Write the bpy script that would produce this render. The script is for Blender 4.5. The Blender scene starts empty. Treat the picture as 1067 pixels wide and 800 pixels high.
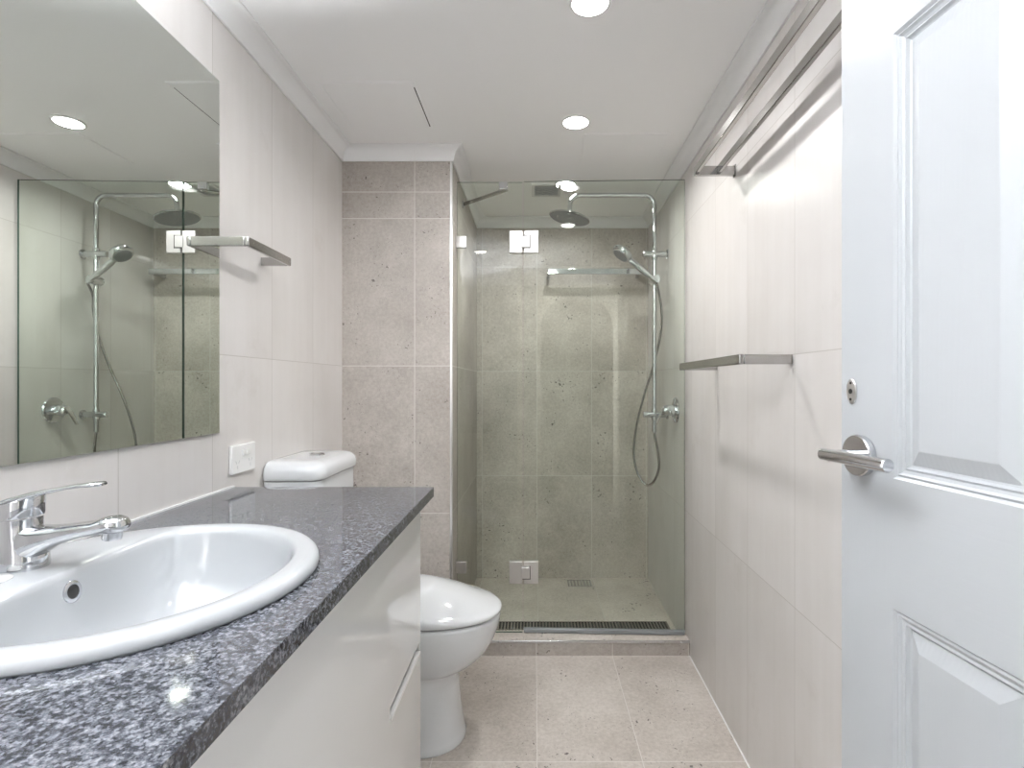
import bpy, bmesh, math, random
from mathutils import Vector, Matrix
random.seed(4)
PI = math.pi
C = bpy.context.scene.collection

# ---------------------------------------------------------------- camera
CAMZ = 1.18
F = 555.0
cam_d = bpy.data.cameras.new('camera')
cam = bpy.data.objects.new('camera', cam_d); C.objects.link(cam)
cam.location = (0, 0, CAMZ); cam.rotation_euler = (PI/2, 0, 0)
cam_d.sensor_width = 36.0; cam_d.lens = F*36.0/1067.0
cam_d.shift_x = -23.5/1067.0; cam_d.clip_start = 0.02
sc = bpy.context.scene
sc.camera = cam

# ---------------------------------------------------------------- world, lights, exposure
w = bpy.data.worlds.new('world'); sc.world = w; w.use_nodes = True
w.node_tree.nodes['Background'].inputs[0].default_value = (0.85, 0.92, 1.0, 1)
w.node_tree.nodes['Background'].inputs[1].default_value = 0.6
sc.view_settings.view_transform = 'Standard'
sc.view_settings.look = 'None'
sc.view_settings.gamma = 1.0
sc.view_settings.use_curve_mapping = False
sc.view_settings.exposure = 0.54
LAMP_W = 2.85
HALL_FILL_W = 42.0
BOUNCE_FILL_W = 54.0
try:
    sc.cycles.max_bounces = 14; sc.cycles.diffuse_bounces = 6; sc.cycles.glossy_bounces = 6
    sc.cycles.transparent_max_bounces = 16; sc.cycles.use_denoising = True
    sc.cycles.sample_clamp_indirect = 6.0
    sc.cycles.caustics_reflective = False; sc.cycles.caustics_refractive = False
except Exception:
    pass

def area_light(name, loc, rot, size, size_y, power, col, shape='RECTANGLE', spread=PI):
    d = bpy.data.lights.new(name, 'AREA'); d.shape = shape; d.size = size
    if shape in ('RECTANGLE', 'ELLIPSE'): d.size_y = size_y
    d.energy = power; d.color = col; d.spread = spread
    o = bpy.data.objects.new(name, d); C.objects.link(o); o.location = loc; o.rotation_euler = rot
    return o
# added fill light beyond the right-wall doorway, aimed at the arch surround
area_light('hall_fill_light', (1.25, 0.32, 1.35), (0, PI/2, math.radians(33)), 1.5, 0.5, HALL_FILL_W, (0.86, 0.93, 1.0))

# unseen fill light added behind the vanity end, bounced off the ceiling
area_light('bounce_fill_light', (-0.56, -0.16, 0.55), (PI-math.radians(19), -math.radians(4), 0), 0.40, 0.30, BOUNCE_FILL_W, (0.93, 0.96, 1.0), spread=math.radians(56))

# ---------------------------------------------------------------- mesh helpers
class MB:
    def __init__(s): s.v = []; s.f = []; s.m = []
    def add(s, vs, fs, mi=0):
        b = len(s.v); s.v += [tuple(p) for p in vs]
        for f in fs: s.f.append([b+i for i in f]); s.m.append(mi)
    def box(s, x0, x1, y0, y1, z0, z1, mi=0, M=None):
        vs = [Vector((x, y, z)) for x in (x0, x1) for y in (y0, y1) for z in (z0, z1)]
        if M is not None: vs = [M @ p for p in vs]
        s.add(vs, [(0,1,3,2),(4,6,7,5),(0,4,5,1),(2,3,7,6),(0,2,6,4),(1,5,7,3)], mi)
    def prism(s, poly, z0, z1, mi=0, M=None):
        n = len(poly)
        vs = [Vector((x, y, z0)) for x, y in poly] + [Vector((x, y, z1)) for x, y in poly]
        if M is not None: vs = [M @ p for p in vs]
        s.add(vs, [tuple(range(n))[::-1], tuple(range(n, 2*n))] + [(i, (i+1) % n, n+(i+1) % n, n+i) for i in range(n)], mi)
    def loft(s, rings, cap0=True, cap1=True, closed=True, mi=0):
        n = len(rings[0]); b = []
        for r in rings: b += r
        fs = []
        for k in range(len(rings)-1):
            for i in range(n if closed else n-1):
                j = (i+1) % n
                fs.append((k*n+i, k*n+j, (k+1)*n+j, (k+1)*n+i))
        if cap0: fs.append(tuple(range(n))[::-1])
        if cap1: fs.append(tuple((len(rings)-1)*n+i for i in range(n)))
        s.add(b, fs, mi)
    def tube(s, pts, r, seg=16, cap=True, mi=0):
        pts = [Vector(p) for p in pts]
        t = [(pts[min(i+1, len(pts)-1)]-pts[max(i-1, 0)]).normalized() for i in range(len(pts))]
        up = Vector((0, 0, 1)) if abs(t[0].z) < 0.9 else Vector((0, 1, 0))
        nrm = t[0].cross(up).normalized(); rings = []
        for i, p in enumerate(pts):
            if i:
                nrm = (nrm - t[i]*nrm.dot(t[i])).normalized()
            bi = t[i].cross(nrm)
            rr = r[i] if isinstance(r, (list, tuple)) else r
            rings.append([p + (nrm*math.cos(a)+bi*math.sin(a))*rr for a in [2*PI*k/seg for k in range(seg)]])
        s.loft(rings, cap, cap, True, mi)
    def lathe(s, prof, M, seg=40, mi=0):      # prof (r, h) about local z
        rings = [[M @ Vector((r*math.cos(a), r*math.sin(a), h)) for a in [2*PI*k/seg for k in range(seg)]] for r, h in prof]
        s.loft(rings, True, True, True, mi)
    def build(s, name, mats, parent=None, smooth=None, bevel=0, bseg=2, loc=None):
        me = bpy.data.meshes.new(name); me.from_pydata(s.v, [], s.f)
        for m in (mats if isinstance(mats, (list, tuple)) else [mats]): me.materials.append(m)
        for p, mi in zip(me.polygons, s.m): p.material_index = mi
        bm = bmesh.new(); bm.from_mesh(me); bmesh.ops.recalc_face_normals(bm, faces=bm.faces); bm.to_mesh(me); bm.free()
        if smooth is not None:
            me.shade_smooth(); me.set_sharp_from_angle(angle=math.radians(smooth))
        me.update()
        o = bpy.data.objects.new(name, me); C.objects.link(o)
        if bevel:
            b = o.modifiers.new('bevel', 'BEVEL'); b.width = bevel; b.segments = bseg; b.limit_method = 'ANGLE'; b.angle_limit = math.radians(40)
            me.shade_smooth(); me.set_sharp_from_angle(angle=math.radians(50))
            b.harden_normals = False
        if parent is not None:
            o.parent = parent
            o.matrix_parent_inverse = Matrix.Translation(-Vector(parent.location))
        return o

def frame(origin, zdir, xdir=None):
    z = Vector(zdir).normalized()
    x = Vector(xdir) if xdir else (Vector((1, 0, 0)) if abs(z.x) < 0.9 else Vector((0, 1, 0)))
    x = (x - z*x.dot(z)).normalized(); y = z.cross(x)
    return Matrix.Translation(Vector(origin)) @ Matrix((x, y, z)).transposed().to_4x4()
def catmull(P, k=8):
    P = [Vector(p) for p in P]; out = []
    for i in range(len(P)-1):
        a, b, c, d = P[max(i-1, 0)], P[i], P[i+1], P[min(i+2, len(P)-1)]
        for j in range(k):
            t = j/k
            out.append(0.5*((2*b)+(c-a)*t+(2*a-5*b+4*c-d)*t*t+(3*b-a-3*c+d)*t**3))
    out.append(P[-1]); return out
def thing(name, loc, label, cat, group=None):
    o = bpy.data.objects.new(name, None); C.objects.link(o); o.location = loc; o.empty_display_size = 0.05
    o['label'] = label; o['category'] = cat
    if group: o['group'] = group
    return o
def tag(o, label, cat, group=None):
    o['label'] = label; o['category'] = cat
    if group: o['group'] = group
    return o
def struct(o, label=None):
    o['kind'] = 'structure'
    if label: o['label'] = label
    return o

# ---------------------------------------------------------------- material helpers
def new_mat(name):
    m = bpy.data.materials.new(name); m.use_nodes = True
    nt = m.node_tree; return m, nt, nt.nodes['Principled BSDF']
def simple(name, col, rough=0.4, metal=0.0, spec=0.5, coat=0.0, noise=0.0, nscale=30, bump=0.0):
    m, nt, b = new_mat(name)
    b.inputs['Base Color'].default_value = (*col, 1); b.inputs['Roughness'].default_value = rough
    b.inputs['Metallic'].default_value = metal; b.inputs['Specular IOR Level'].default_value = spec
    b.inputs['Coat Weight'].default_value = coat; b.inputs['Coat Roughness'].default_value = 0.03
    tc = nt.nodes.new('ShaderNodeTexCoord'); n = nt.nodes.new('ShaderNodeTexNoise'); n.inputs['Scale'].default_value = nscale
    nt.links.new(tc.outputs['Object'], n.inputs['Vector'])
    r = nt.nodes.new('ShaderNodeMapRange'); r.inputs['To Min'].default_value = max(rough-0.02-noise, 0.0); r.inputs['To Max'].default_value = rough+0.02+noise
    nt.links.new(n.outputs['Fac'], r.inputs['Value']); nt.links.new(r.outputs[0], b.inputs['Roughness'])
    if bump:
        bp = nt.nodes.new('ShaderNodeBump'); bp.inputs['Strength'].default_value = bump; bp.inputs['Distance'].default_value = 0.002
        nt.links.new(n.outputs['Fac'], bp.inputs['Height']); nt.links.new(bp.outputs[0], b.inputs['Normal'])
    return m

class N:                                   # tiny node-graph writer
    def __init__(s, nt): s.nt = nt
    def val(s, inp, v):
        if isinstance(v, bpy.types.NodeSocket): s.nt.links.new(v, inp)
        else: inp.default_value = v
    def math(s, op, a, b=None, clamp=False):
        n = s.nt.nodes.new('ShaderNodeMath'); n.operation = op; n.use_clamp = clamp
        s.val(n.inputs[0], a)
        if b is not None: s.val(n.inputs[1], b)
        return n.outputs[0]
    def noise(s, vec, scale, detail=4, rough=0.55):
        n = s.nt.nodes.new('ShaderNodeTexNoise'); n.inputs['Scale'].default_value = scale
        n.inputs['Detail'].default_value = detail; n.inputs['Roughness'].default_value = rough
        s.nt.links.new(vec, n.inputs['Vector']); return n.outputs['Fac']
    def scale(s, vec, xyz, off=(0, 0, 0)):
        n = s.nt.nodes.new('ShaderNodeMapping'); n.inputs['Scale'].default_value = xyz; n.inputs['Location'].default_value = off
        s.nt.links.new(vec, n.inputs['Vector']); return n.outputs[0]
    def ramp(s, fac, stops):
        n = s.nt.nodes.new('ShaderNodeValToRGB'); e = n.color_ramp.elements
        while len(e) < len(stops): e.new(0.5)
        for k, (p, c) in enumerate(stops): e[k].position = p; e[k].color = (*c, 1)
        s.nt.links.new(fac, n.inputs[0]); return n.outputs[0]
    def mix(s, fac, a, b):
        n = s.nt.nodes.new('ShaderNodeMix'); n.data_type = 'RGBA'
        s.val(n.inputs[0], fac)
        for i, v in ((6, a), (7, b)):
            if isinstance(v, tuple): n.inputs[i].default_value = (*v, 1)
            else: s.nt.links.new(v, n.inputs[i])
        return n.outputs[2]

def grid_mask(g, u, v, u0, wu, v0, wv, hw, extra_v=(), extra_u=()):
    def line(c, c0, wd):
        f = g.math('ADD', g.math('DIVIDE', g.math('SUBTRACT', c, c0), wd), 0.5)
        fr = g.math('ABSOLUTE', g.math('SUBTRACT', g.math('FRACT', f), 0.5))
        return g.math('LESS_THAN', fr, hw/wd)
    m = line(u, u0, wu)
    if v is not None: m = g.math('MAXIMUM', m, line(v, v0, wv))
    for e in extra_v: m = g.math('MAXIMUM', m, g.math('LESS_THAN', g.math('ABSOLUTE', g.math('SUBTRACT', v, e)), hw))
    for e in extra_u: m = g.math('MAXIMUM', m, g.math('LESS_THAN', g.math('ABSOLUTE', g.math('SUBTRACT', u, e)), hw))
    return m

def tile_mat(name, kind, plane, u0, wu, v0, wv, hw=0.0011, extra_v=(), dark=1.0, grout=(0.62, 0.6, 0.57)):
    m, nt, b = new_mat(name); g = N(nt)
    tc = nt.nodes.new('ShaderNodeTexCoord').outputs['Object']
    sp = nt.nodes.new('ShaderNodeSeparateXYZ'); nt.links.new(tc, sp.inputs[0])
    X, Y, Z = sp.outputs
    u, v = {'YZ': (Y, Z), 'XZ': (X, Z), 'XY': (X, Y)}[plane]
    mask = grid_mask(g, u, v, u0, wu, v0, wv, hw, extra_v)
    # each tile gets its own tone
    cu = g.math('FLOOR', g.math('DIVIDE', g.math('SUBTRACT', u, u0), wu)); cv = g.math('FLOOR', g.math('DIVIDE', g.math('SUBTRACT', v, v0), wv))
    wn = nt.nodes.new('ShaderNodeTexWhiteNoise'); wn.noise_dimensions = '2D'
    cb = nt.nodes.new('ShaderNodeCombineXYZ'); nt.links.new(cu, cb.inputs[0]); nt.links.new(cv, cb.inputs[1]); nt.links.new(cb.outputs[0], wn.inputs['Vector'])
    off = nt.nodes.new('ShaderNodeVectorMath'); off.operation = 'MULTIPLY_ADD'
    nt.links.new(wn.outputs['Color'], off.inputs[0]); off.inputs[1].default_value = (7, 7, 7); nt.links.new(tc, off.inputs[2])
    vec = off.outputs[0]
    if kind == 'pale':                      # pale stone-look porcelain with soft upright streaks
        st = g.noise(g.scale(vec, (22, 22, 0.7)), 1.0, 5, 0.6)
        cl = g.noise(g.scale(vec, (1.6, 1.6, 1.0)), 2.2, 4, 0.55)
        f = g.math('ADD', g.math('MULTIPLY', st, 0.3), g.math('MULTIPLY', cl, 0.7))
        col = g.ramp(f, [(0.30, (0.60, 0.572, 0.548)), (0.47, (0.648, 0.622, 0.602)), (0.62, (0.685, 0.662, 0.647))])
        # blotchy brown weathering on a few tiles
        bl = g.noise(vec, 4.5, 6, 0.7)
        bm_ = g.math('MULTIPLY', g.math('SUBTRACT', bl, 0.585, True), 3.0, True)
        col = g.mix(g.math('MULTIPLY', bm_, 0.6), col, (0.45, 0.41, 0.36))
        b.inputs['Roughness'].default_value = 0.32
        b.inputs['Specular IOR Level'].default_value = 0.45
        bumpsrc = None
    else:                                   # grey-brown concrete-look tile with pits
        cl = g.noise(vec, 3.0, 6, 0.65); fi = g.noise(vec, 75, 5, 0.75)
        f = g.math('ADD', g.math('MULTIPLY', cl, 0.55), g.math('MULTIPLY', fi, 0.45))
        c0 = tuple(x*dark for x in (0.305, 0.272, 0.240)); c1 = tuple(x*dark for x in (0.425, 0.387, 0.352)); c2 = tuple(x*dark for x in (0.535, 0.497, 0.46))
        col = g.ramp(f, [(0.33, c0), (0.5, c1), (0.64, c2)])
        vo = nt.nodes.new('ShaderNodeTexVoronoi'); vo.inputs['Scale'].default_value = 52
        wv_ = nt.nodes.new('ShaderNodeVectorMath'); wv_.operation = 'MULTIPLY_ADD'
        nn = nt.nodes.new('ShaderNodeTexNoise'); nn.inputs['Scale'].default_value = 60; nt.links.new(vec, nn.inputs['Vector'])
        nt.links.new(nn.outputs['Color'], wv_.inputs[0]); wv_.inputs[1].default_value = (0.03, 0.03, 0.03); nt.links.new(vec, wv_.inputs[2])
        nt.links.new(wv_.outputs[0], vo.inputs['Vector'])
        sel = g.noise(vec, 7, 2, 0.5)
        rad = g.math('MULTIPLY', g.math('SUBTRACT', sel, 0.41, True), 0.95)
        pit = g.math('LESS_THAN', vo.outputs['Distance'], rad)
        vr = g.math('GREATER_THAN', N(nt).math('FRACT', g.math('MULTIPLY', nt_sep(nt, vo.outputs['Color']), 7.3)), 0.40)
        pit = g.math('MULTIPLY', pit, vr)
        col = g.mix(g.math('MULTIPLY', pit, 0.8), col, (0.07, 0.06, 0.055))
        # tiny pin pits
        vo2 = nt.nodes.new('ShaderNodeTexVoronoi'); vo2.inputs['Scale'].default_value = 95
        nt.links.new(wv_.outputs[0], vo2.inputs['Vector'])
        pin = g.math('MULTIPLY', g.math('LESS_THAN', vo2.outputs['Distance'], 0.16), g.math('GREATER_THAN', sel, 0.5))
        col = g.mix(g.math('MULTIPLY', pin, 0.5), col, (0.12, 0.10, 0.09))
        b.inputs['Roughness'].default_value = 0.42
        b.inputs['Specular IOR Level'].default_value = 0.4
    tone = g.math('ADD', g.math('MULTIPLY', wn.outputs['Value'], 0.05), 0.975)
    mul = nt.nodes.new('ShaderNodeVectorMath'); mul.operation = 'SCALE'; nt.links.new(col, mul.inputs[0]); nt.links.new(tone, mul.inputs['Scale'])
    col = g.mix(mask, mul.outputs[0], grout)
    nt.links.new(col, b.inputs['Base Color'])
    bp = nt.nodes.new('ShaderNodeBump'); bp.inputs['Strength'].default_value = 0.35; bp.inputs['Distance'].default_value = 0.001
    nt.links.new(g.math('SUBTRACT', 1.0, mask), bp.inputs['Height']); nt.links.new(bp.outputs[0], b.inputs['Normal'])
    return m
def nt_sep(nt, c):
    s = nt.nodes.new('ShaderNodeSeparateColor'); nt.links.new(c, s.inputs[0]); return s.outputs[0]

M = {}
M['pale_l'] = tile_mat('pale_tile_left', 'pale', 'YZ', 1.97, 0.307, 1.257, 0.90, 0.0012, grout=(0.5, 0.47, 0.44))
M['pale_r'] = tile_mat('pale_tile_right', 'pale', 'YZ', 1.345, 0.312, 1.255, 0.64, 0.0012, grout=(0.5, 0.47, 0.44))
M['conc_p'] = tile_mat('concrete_tile_nib', 'conc', 'XZ', -0.511, 0.32, 1.257, 0.628, 0.0016, extra_v=(1.998,), dark=0.97)
M['conc_b'] = tile_mat('concrete_tile_shower', 'conc', 'XZ', 0.015, 0.332, 1.257, 0.635, 0.0016, dark=1.22)
M['conc_f'] = tile_mat('concrete_tile_floor', 'conc', 'XY', 0.008, 0.33, 1.665, 0.64, 0.0013, dark=1.18, grout=(0.66, 0.63, 0.6))
M['conc_s'] = tile_mat('concrete_tile_shower_floor', 'conc', 'XY', 0.018, 0.335, 3.3, 0.9, 0.0013, dark=1.3)
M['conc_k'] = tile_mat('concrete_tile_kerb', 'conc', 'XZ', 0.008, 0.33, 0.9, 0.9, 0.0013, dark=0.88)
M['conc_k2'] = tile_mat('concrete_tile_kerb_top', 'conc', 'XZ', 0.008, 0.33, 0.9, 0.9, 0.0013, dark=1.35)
M['paint'] = simple('ceiling_paint', (0.94, 0.94, 0.94), 0.7, nscale=60)
M['cornice'] = simple('cornice_paint', (0.84, 0.84, 0.84), 0.6, nscale=60)
M['cream'] = simple('cream_paint', (0.90, 0.85, 0.70), 0.6)
M['chrome'] = simple('chrome', (0.66, 0.67, 0.69), 0.07, 1.0, nscale=12)
M['steel'] = simple('brushed_steel', (0.42, 0.41, 0.40), 0.16, 1.0, nscale=40)
M['satin'] = simple('satin_steel_plate', (0.66, 0.65, 0.64), 0.38, 1.0, nscale=80)
M['alu'] = simple('satin_aluminium_edge', (0.85, 0.85, 0.85), 0.3, 1.0)
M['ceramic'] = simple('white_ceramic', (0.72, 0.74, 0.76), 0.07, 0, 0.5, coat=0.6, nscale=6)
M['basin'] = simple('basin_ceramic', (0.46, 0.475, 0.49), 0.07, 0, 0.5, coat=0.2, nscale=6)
M['plastic'] = simple('white_plastic', (0.86, 0.86, 0.85), 0.25, 0, 0.5)
M['lacquer'] = simple('white_gloss_lacquer', (0.74, 0.74, 0.735), 0.02, 0, 0.65, coat=0.3, nscale=4)
M['seal'] = simple('silicone', (0.85, 0.85, 0.84), 0.4)
M['dark'] = simple('dark_gap', (0.02, 0.02, 0.02), 0.6)
M['grey'] = simple('grey_rubber_and_gap_shade', (0.22, 0.23, 0.24), 0.3)  # rubber parts; also paints the shade under the toilet lid
M['grille'] = simple('grey_vent_plastic', (0.55, 0.56, 0.57), 0.5)

def granite():
    m, nt, b = new_mat('blue_black_granite'); g = N(nt)
    tc = nt.nodes.new('ShaderNodeTexCoord').outputs['Object']
    a = g.noise(tc, 150, 6, 0.75); c = g.noise(g.scale(tc, (1, 1, 1), (3, 1, 2)), 60, 5, 0.7)
    f = g.math('ADD', g.math('MULTIPLY', a, 0.65), g.math('MULTIPLY', c, 0.35))
    col = g.ramp(f, [(0.38, (0.010, 0.011, 0.015)), (0.47, (0.035, 0.038, 0.048)), (0.54, (0.10, 0.105, 0.12)), (0.66, (0.30, 0.30, 0.32))])
    vo = nt.nodes.new('ShaderNodeTexVoronoi'); vo.inputs['Scale'].default_value = 330; nt.links.new(tc, vo.inputs['Vector'])
    fl = g.math('MULTIPLY', g.math('LESS_THAN', nt_sep(nt, vo.outputs['Color']), 0.14), 0.5)
    col = g.mix(fl, col, (0.22, 0.23, 0.26))
    nt.links.new(col, b.inputs['Base Color'])
    b.inputs['Roughness'].default_value = 0.06; b.inputs['Specular IOR Level'].default_value = 0.5
    return m
M['granite'] = granite()

def glass_mat():
    m, nt, _ = new_mat('clear_green_tinted_glass')
    for n in list(nt.nodes): nt.nodes.remove(n)
    out = nt.nodes.new('ShaderNodeOutputMaterial'); mx = nt.nodes.new('ShaderNodeMixShader')
    fr = nt.nodes.new('ShaderNodeFresnel'); fr.inputs['IOR'].default_value = 1.5
    tr = nt.nodes.new('ShaderNodeBsdfTransparent'); tr.inputs[0].default_value = (0.968, 0.994, 0.967, 1)
    gl = nt.nodes.new('ShaderNodeBsdfGlossy'); gl.inputs['Roughness'].default_value = 0.0; gl.inputs[0].default_value = (1, 1, 1, 1)
    geo = nt.nodes.new('ShaderNodeNewGeometry'); g = N(nt)
    # outside faces reflect by Fresnel, the inside faces too but without total reflection
    fac = g.math('MULTIPLY', fr.outputs[0], g.math('SUBTRACT', 1.0, geo.outputs['Backfacing']))
    nt.links.new(fac, mx.inputs[0]); nt.links.new(tr.outputs[0], mx.inputs[1]); nt.links.new(gl.outputs[0], mx.inputs[2])
    nt.links.new(mx.outputs[0], out.inputs[0])
    return m
M['glass'] = glass_mat()
M['glass_edge'] = simple('green_glass_edge', (0.07, 0.12, 0.10), 0.15)
M['mirror'] = simple('silvered_mirror', (0.86, 0.90, 0.87), 0.0, 1.0)
M['mirror'].node_tree.nodes['Principled BSDF'].inputs['Roughness'].default_value = 0.0
for l in list(M['mirror'].node_tree.links):
    if l.to_socket.name == 'Roughness': M['mirror'].node_tree.links.remove(l)

def door_mat(direction):
    m, nt, b = new_mat('white_door_paint_'+direction); g = N(nt)
    tc = nt.nodes.new('ShaderNodeTexCoord').outputs['Object']
    s = {'up': (120, 120, 5), 'along': (5, 5, 150), 'panel': (60, 60, 4)}[direction]
    v = g.scale(tc, s)
    n = g.noise(v, 1.0, 3, 0.6)
    if direction == 'panel':
        wv = nt.nodes.new('ShaderNodeTexWave'); wv.wave_type = 'RINGS'; wv.inputs['Scale'].default_value = 2.2; wv.inputs['Distortion'].default_value = 6.0
        wv.inputs['Detail'].default_value = 3; nt.links.new(g.scale(tc, (18, 18, 1.6)), wv.inputs['Vector']); n = g.math('ADD', g.math('MULTIPLY', n, 0.5), g.math('MULTIPLY', wv.outputs['Fac'], 0.5))
    b.inputs['Base Color'].default_value = (0.46, 0.48, 0.50, 1)
    b.inputs['Roughness'].default_value = 0.3
    bp = nt.nodes.new('ShaderNodeBump'); bp.inputs['Strength'].default_value = 0.22; bp.inputs['Distance'].default_value = 0.0006
    nt.links.new(n, bp.inputs['Height']); nt.links.new(bp.outputs[0], b.inputs['Normal'])
    return m
M['door_up'] = door_mat('up'); M['door_along'] = door_mat('along'); M['door_panel'] = door_mat('panel')

def emit(name, col, strength):
    m, nt, _ = new_mat(name)
    for n in list(nt.nodes): nt.nodes.remove(n)
    out = nt.nodes.new('ShaderNodeOutputMaterial'); e = nt.nodes.new('ShaderNodeEmission')
    e.inputs[0].default_value = (*col, 1); e.inputs[1].default_value = strength
    nt.links.new(e.outputs[0], out.inputs[0]); return m
M['lamp'] = emit('lit_lamp_lens', (1, 0.985, 0.965), 14)

# ---------------------------------------------------------------- room shell
XL, YN, YB, YP, XP = -0.82, -0.36, 3.24, 2.27, -0.352
CEIL, CORN = CAMZ+1.005, CAMZ+0.947
def XR(y): return 0.675-0.018*(2.35-y)
T = 0.1
# floor (one slab)
b = MB(); b.box(-0.95, 1.6, YN-1.4, 2.40, -0.1, 0.0, 0); b.box(-0.95, 1.6, 2.40, YB+0.1, -0.1, 0.0, 1)
struct(b.build('floor', [M['conc_f'], M['conc_s']]), 'grey-brown concrete-look tiled floor')
b = MB(); b.box(-0.95, 1.6, YN-1.4, YB+0.1, CEIL, CEIL+0.1)
struct(b.build('ceiling', M['paint']), 'white painted ceiling')
b = MB(); b.box(XL-T, XL, YN, YB+0.1, 0, CEIL)
struct(b.build('wall_left', M['pale_l']), 'pale stone-look tiled wall behind the vanity')
# right wall with the doorway (behind the camera) it opens to
b = MB()
def rw(y0, y1, z0, z1): b.prism([(XR(y0), y0), (XR(y0)+T, y0), (XR(y1)+T, y1), (XR(y1), y1)], z0, z1)
rw(0.13, YB+0.1, 0, CEIL); rw(YN, -0.33, 0, CEIL); rw(-0.33, 0.13, 2.06, CEIL)
struct(b.build('wall_right', M['pale_r']), 'pale stone-look tiled wall with towel rails')
b = MB(); b.box(XP-0.001, 0.80, YB, YB+0.1, 0, CEIL)
struct(b.build('wall_back', M['conc_b']), 'grey concrete-look tiled wall inside the shower')
# nib wall: face to the room and the return inside the shower
b = MB(); b.box(XL, XP, YP, YB+0.1, 0, CEIL)
struct(b.build('wall_nib', M['conc_p']), 'grey concrete-look tiled nib wall behind the toilet')
# wall behind the camera with an arched opening in a cream surround
def arch_poly(hw, top, x0=0.0, n=20):
    r = hw; zc = top-r
    return [(x0-hw, 0)]+[(x0-hw*math.cos(PI*k/n), zc+r*math.sin(PI*k/n)) for k in range(n+1)]+[(x0+hw, 0)]
def arched_wall(x0, x1, z1, xc, hw, top, y0, y1, mat, name):
    mb = MB(); A = arch_poly(hw, top, xc)
    for k in range(len(A)-1):
        (xa, za), (xb, zb) = A[k], A[k+1]
        if abs(xb-xa) < 1e-6: continue
        M4 = Matrix.Identity(4)
        vs = [(xa, y0, za), (xb, y0, zb), (xb, y0, z1), (xa, y0, z1), (xa, y1, za), (xb, y1, zb), (xb, y1, z1), (xa, y1, z1)]
        mb.add(vs, [(0,1,2,3), (7,6,5,4), (0,4,5,1), (3,2,6,7)])
    mb.box(x0, xc-hw, y0, y1, 0, z1); mb.box(xc+hw, x1, y0, y1, 0, z1)
    return mb.build(name, mat)
struct(arched_wall(XL-T, 1.6, CEIL, 0.222, 0.345, 2.05, YN-T, YN, simple('entry_wall_darkened', (0.30, 0.29, 0.28), 0.6), 'wall_near'), 'tiled wall with arched opening')  # dimness behind the camera put into the wall colour, for darker reflections
struct(arched_wall(-0.165, 0.6255, 2.125, 0.222, 0.3445, 2.0495, YN, YN+0.012, M['cream'], 'trim_1'), 'cream surround of the arched opening')
# hallway beyond the arch and beyond the doorway
b = MB(); b.box(XL-T, 1.6, YN-1.4, YN-1.3, 0, CEIL); b.box(XL-T-0.05, XL-T, YN-1.4, YN, 0, CEIL)
struct(b.build('wall_hall', simple('hall_paint', (0.45, 0.44, 0.42), 0.6)), 'hallway walls')

# cornice swept round the room polygon with mitred corners
P = [(XL, YN), (XR(YN), YN), (XR(YB), YB), (XP, YB), (XP, YP), (XL, YP)]
def offset(P, d):
    out = []; n = len(P)
    for i in range(n):
        p0, p1, p2 = Vector(P[i-1]), Vector(P[i]), Vector(P[(i+1) % n])
        a = (p1-p0).normalized(); c = (p2-p1).normalized()
        na, nc = Vector((-a.y, a.x)), Vector((-c.y, c.x))
        bis = (na+nc); bis = bis/bis.dot(na)
        out.append(p1+bis*d)
    return out
cw, ch = 0.05, CEIL-CORN
prof = [(0.0005, CORN), (0.007, CORN), (0.008, CORN+0.006)]
for k in range(1, 9):
    a = PI/2*k/8
    prof.append((0.009+(cw-0.014)*(1-math.cos(a)), CORN+0.007+(ch-0.014)*math.sin(a)))
prof += [(cw-0.003, CEIL-0.006), (cw, CEIL-0.005), (cw, CEIL-0.0005)]
b = MB(); rings = []
for d, z in prof: rings.append([(q.x, q.y, z) for q in offset(P, d)])
b.loft(rings, False, False)
struct(b.build('trim_2', M['cornice'], smooth=25), 'white coved cornice')
# aluminium corner strip of the nib wall and silicone line in the floor corner
b = MB(); b.box(XP-0.008, XP+0.0015, YP-0.0015, YP+0.008, 0, CORN)
struct(b.build('trim_3', M['alu']), 'slim metal strip on the corner of the nib wall')
b = MB(); y0, y1 = 0.13, 2.31
b.prism([(XR(y0)-0.004, y0), (XR(y0)+0.001, y0), (XR(y1)+0.001, y1), (XR(y1)-0.004, y1)], 0.0, 0.003)
struct(b.build('trim_4', M['seal']), 'pale sealant line between floor and right wall')
# ceiling access hatches
def hatch(name, x0, x1, y0, y1, fr, gap, label):
    t = thing(name, ((x0+x1)/2, (y0+y1)/2, CEIL), label, 'ceiling hatch')
    b = MB(); z0, z1 = CEIL-0.003, CEIL-0.0002
    b.box(x0-fr, x1+fr, y0-fr, y0, z0, z1); b.box(x0-fr, x1+fr, y1, y1+fr, z0, z1)
    b.box(x0-fr, x0, y0, y1, z0, z1); b.box(x1, x1+fr, y0, y1, z0, z1)
    b.build('frame', M['paint'], t)
    b = MB(); b.box(x0+gap*0.4, x1-gap, y0+gap*0.3, y1-gap*0.3, CEIL-0.0035, CEIL-0.0003); b.build('panel', M['paint'], t)
    if gap > 0.002:
        b = MB(); b.box(x1-gap, x1-0.0004, y0+0.03, y1, CEIL-0.0026, CEIL-0.0001); b.build('gap_line', M['dark'], t)
    return t
hatch('access_hatch', -0.715, -0.405, 1.775, 2.075, 0.006, 0.004, 'square white ceiling access hatch above the toilet with a dark gap on one side')
hatch('access_hatch', 0.205, 0.545, 2.14, 2.42, 0.006, 0.0012, 'faint white ceiling access hatch above the shower door')

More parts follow.
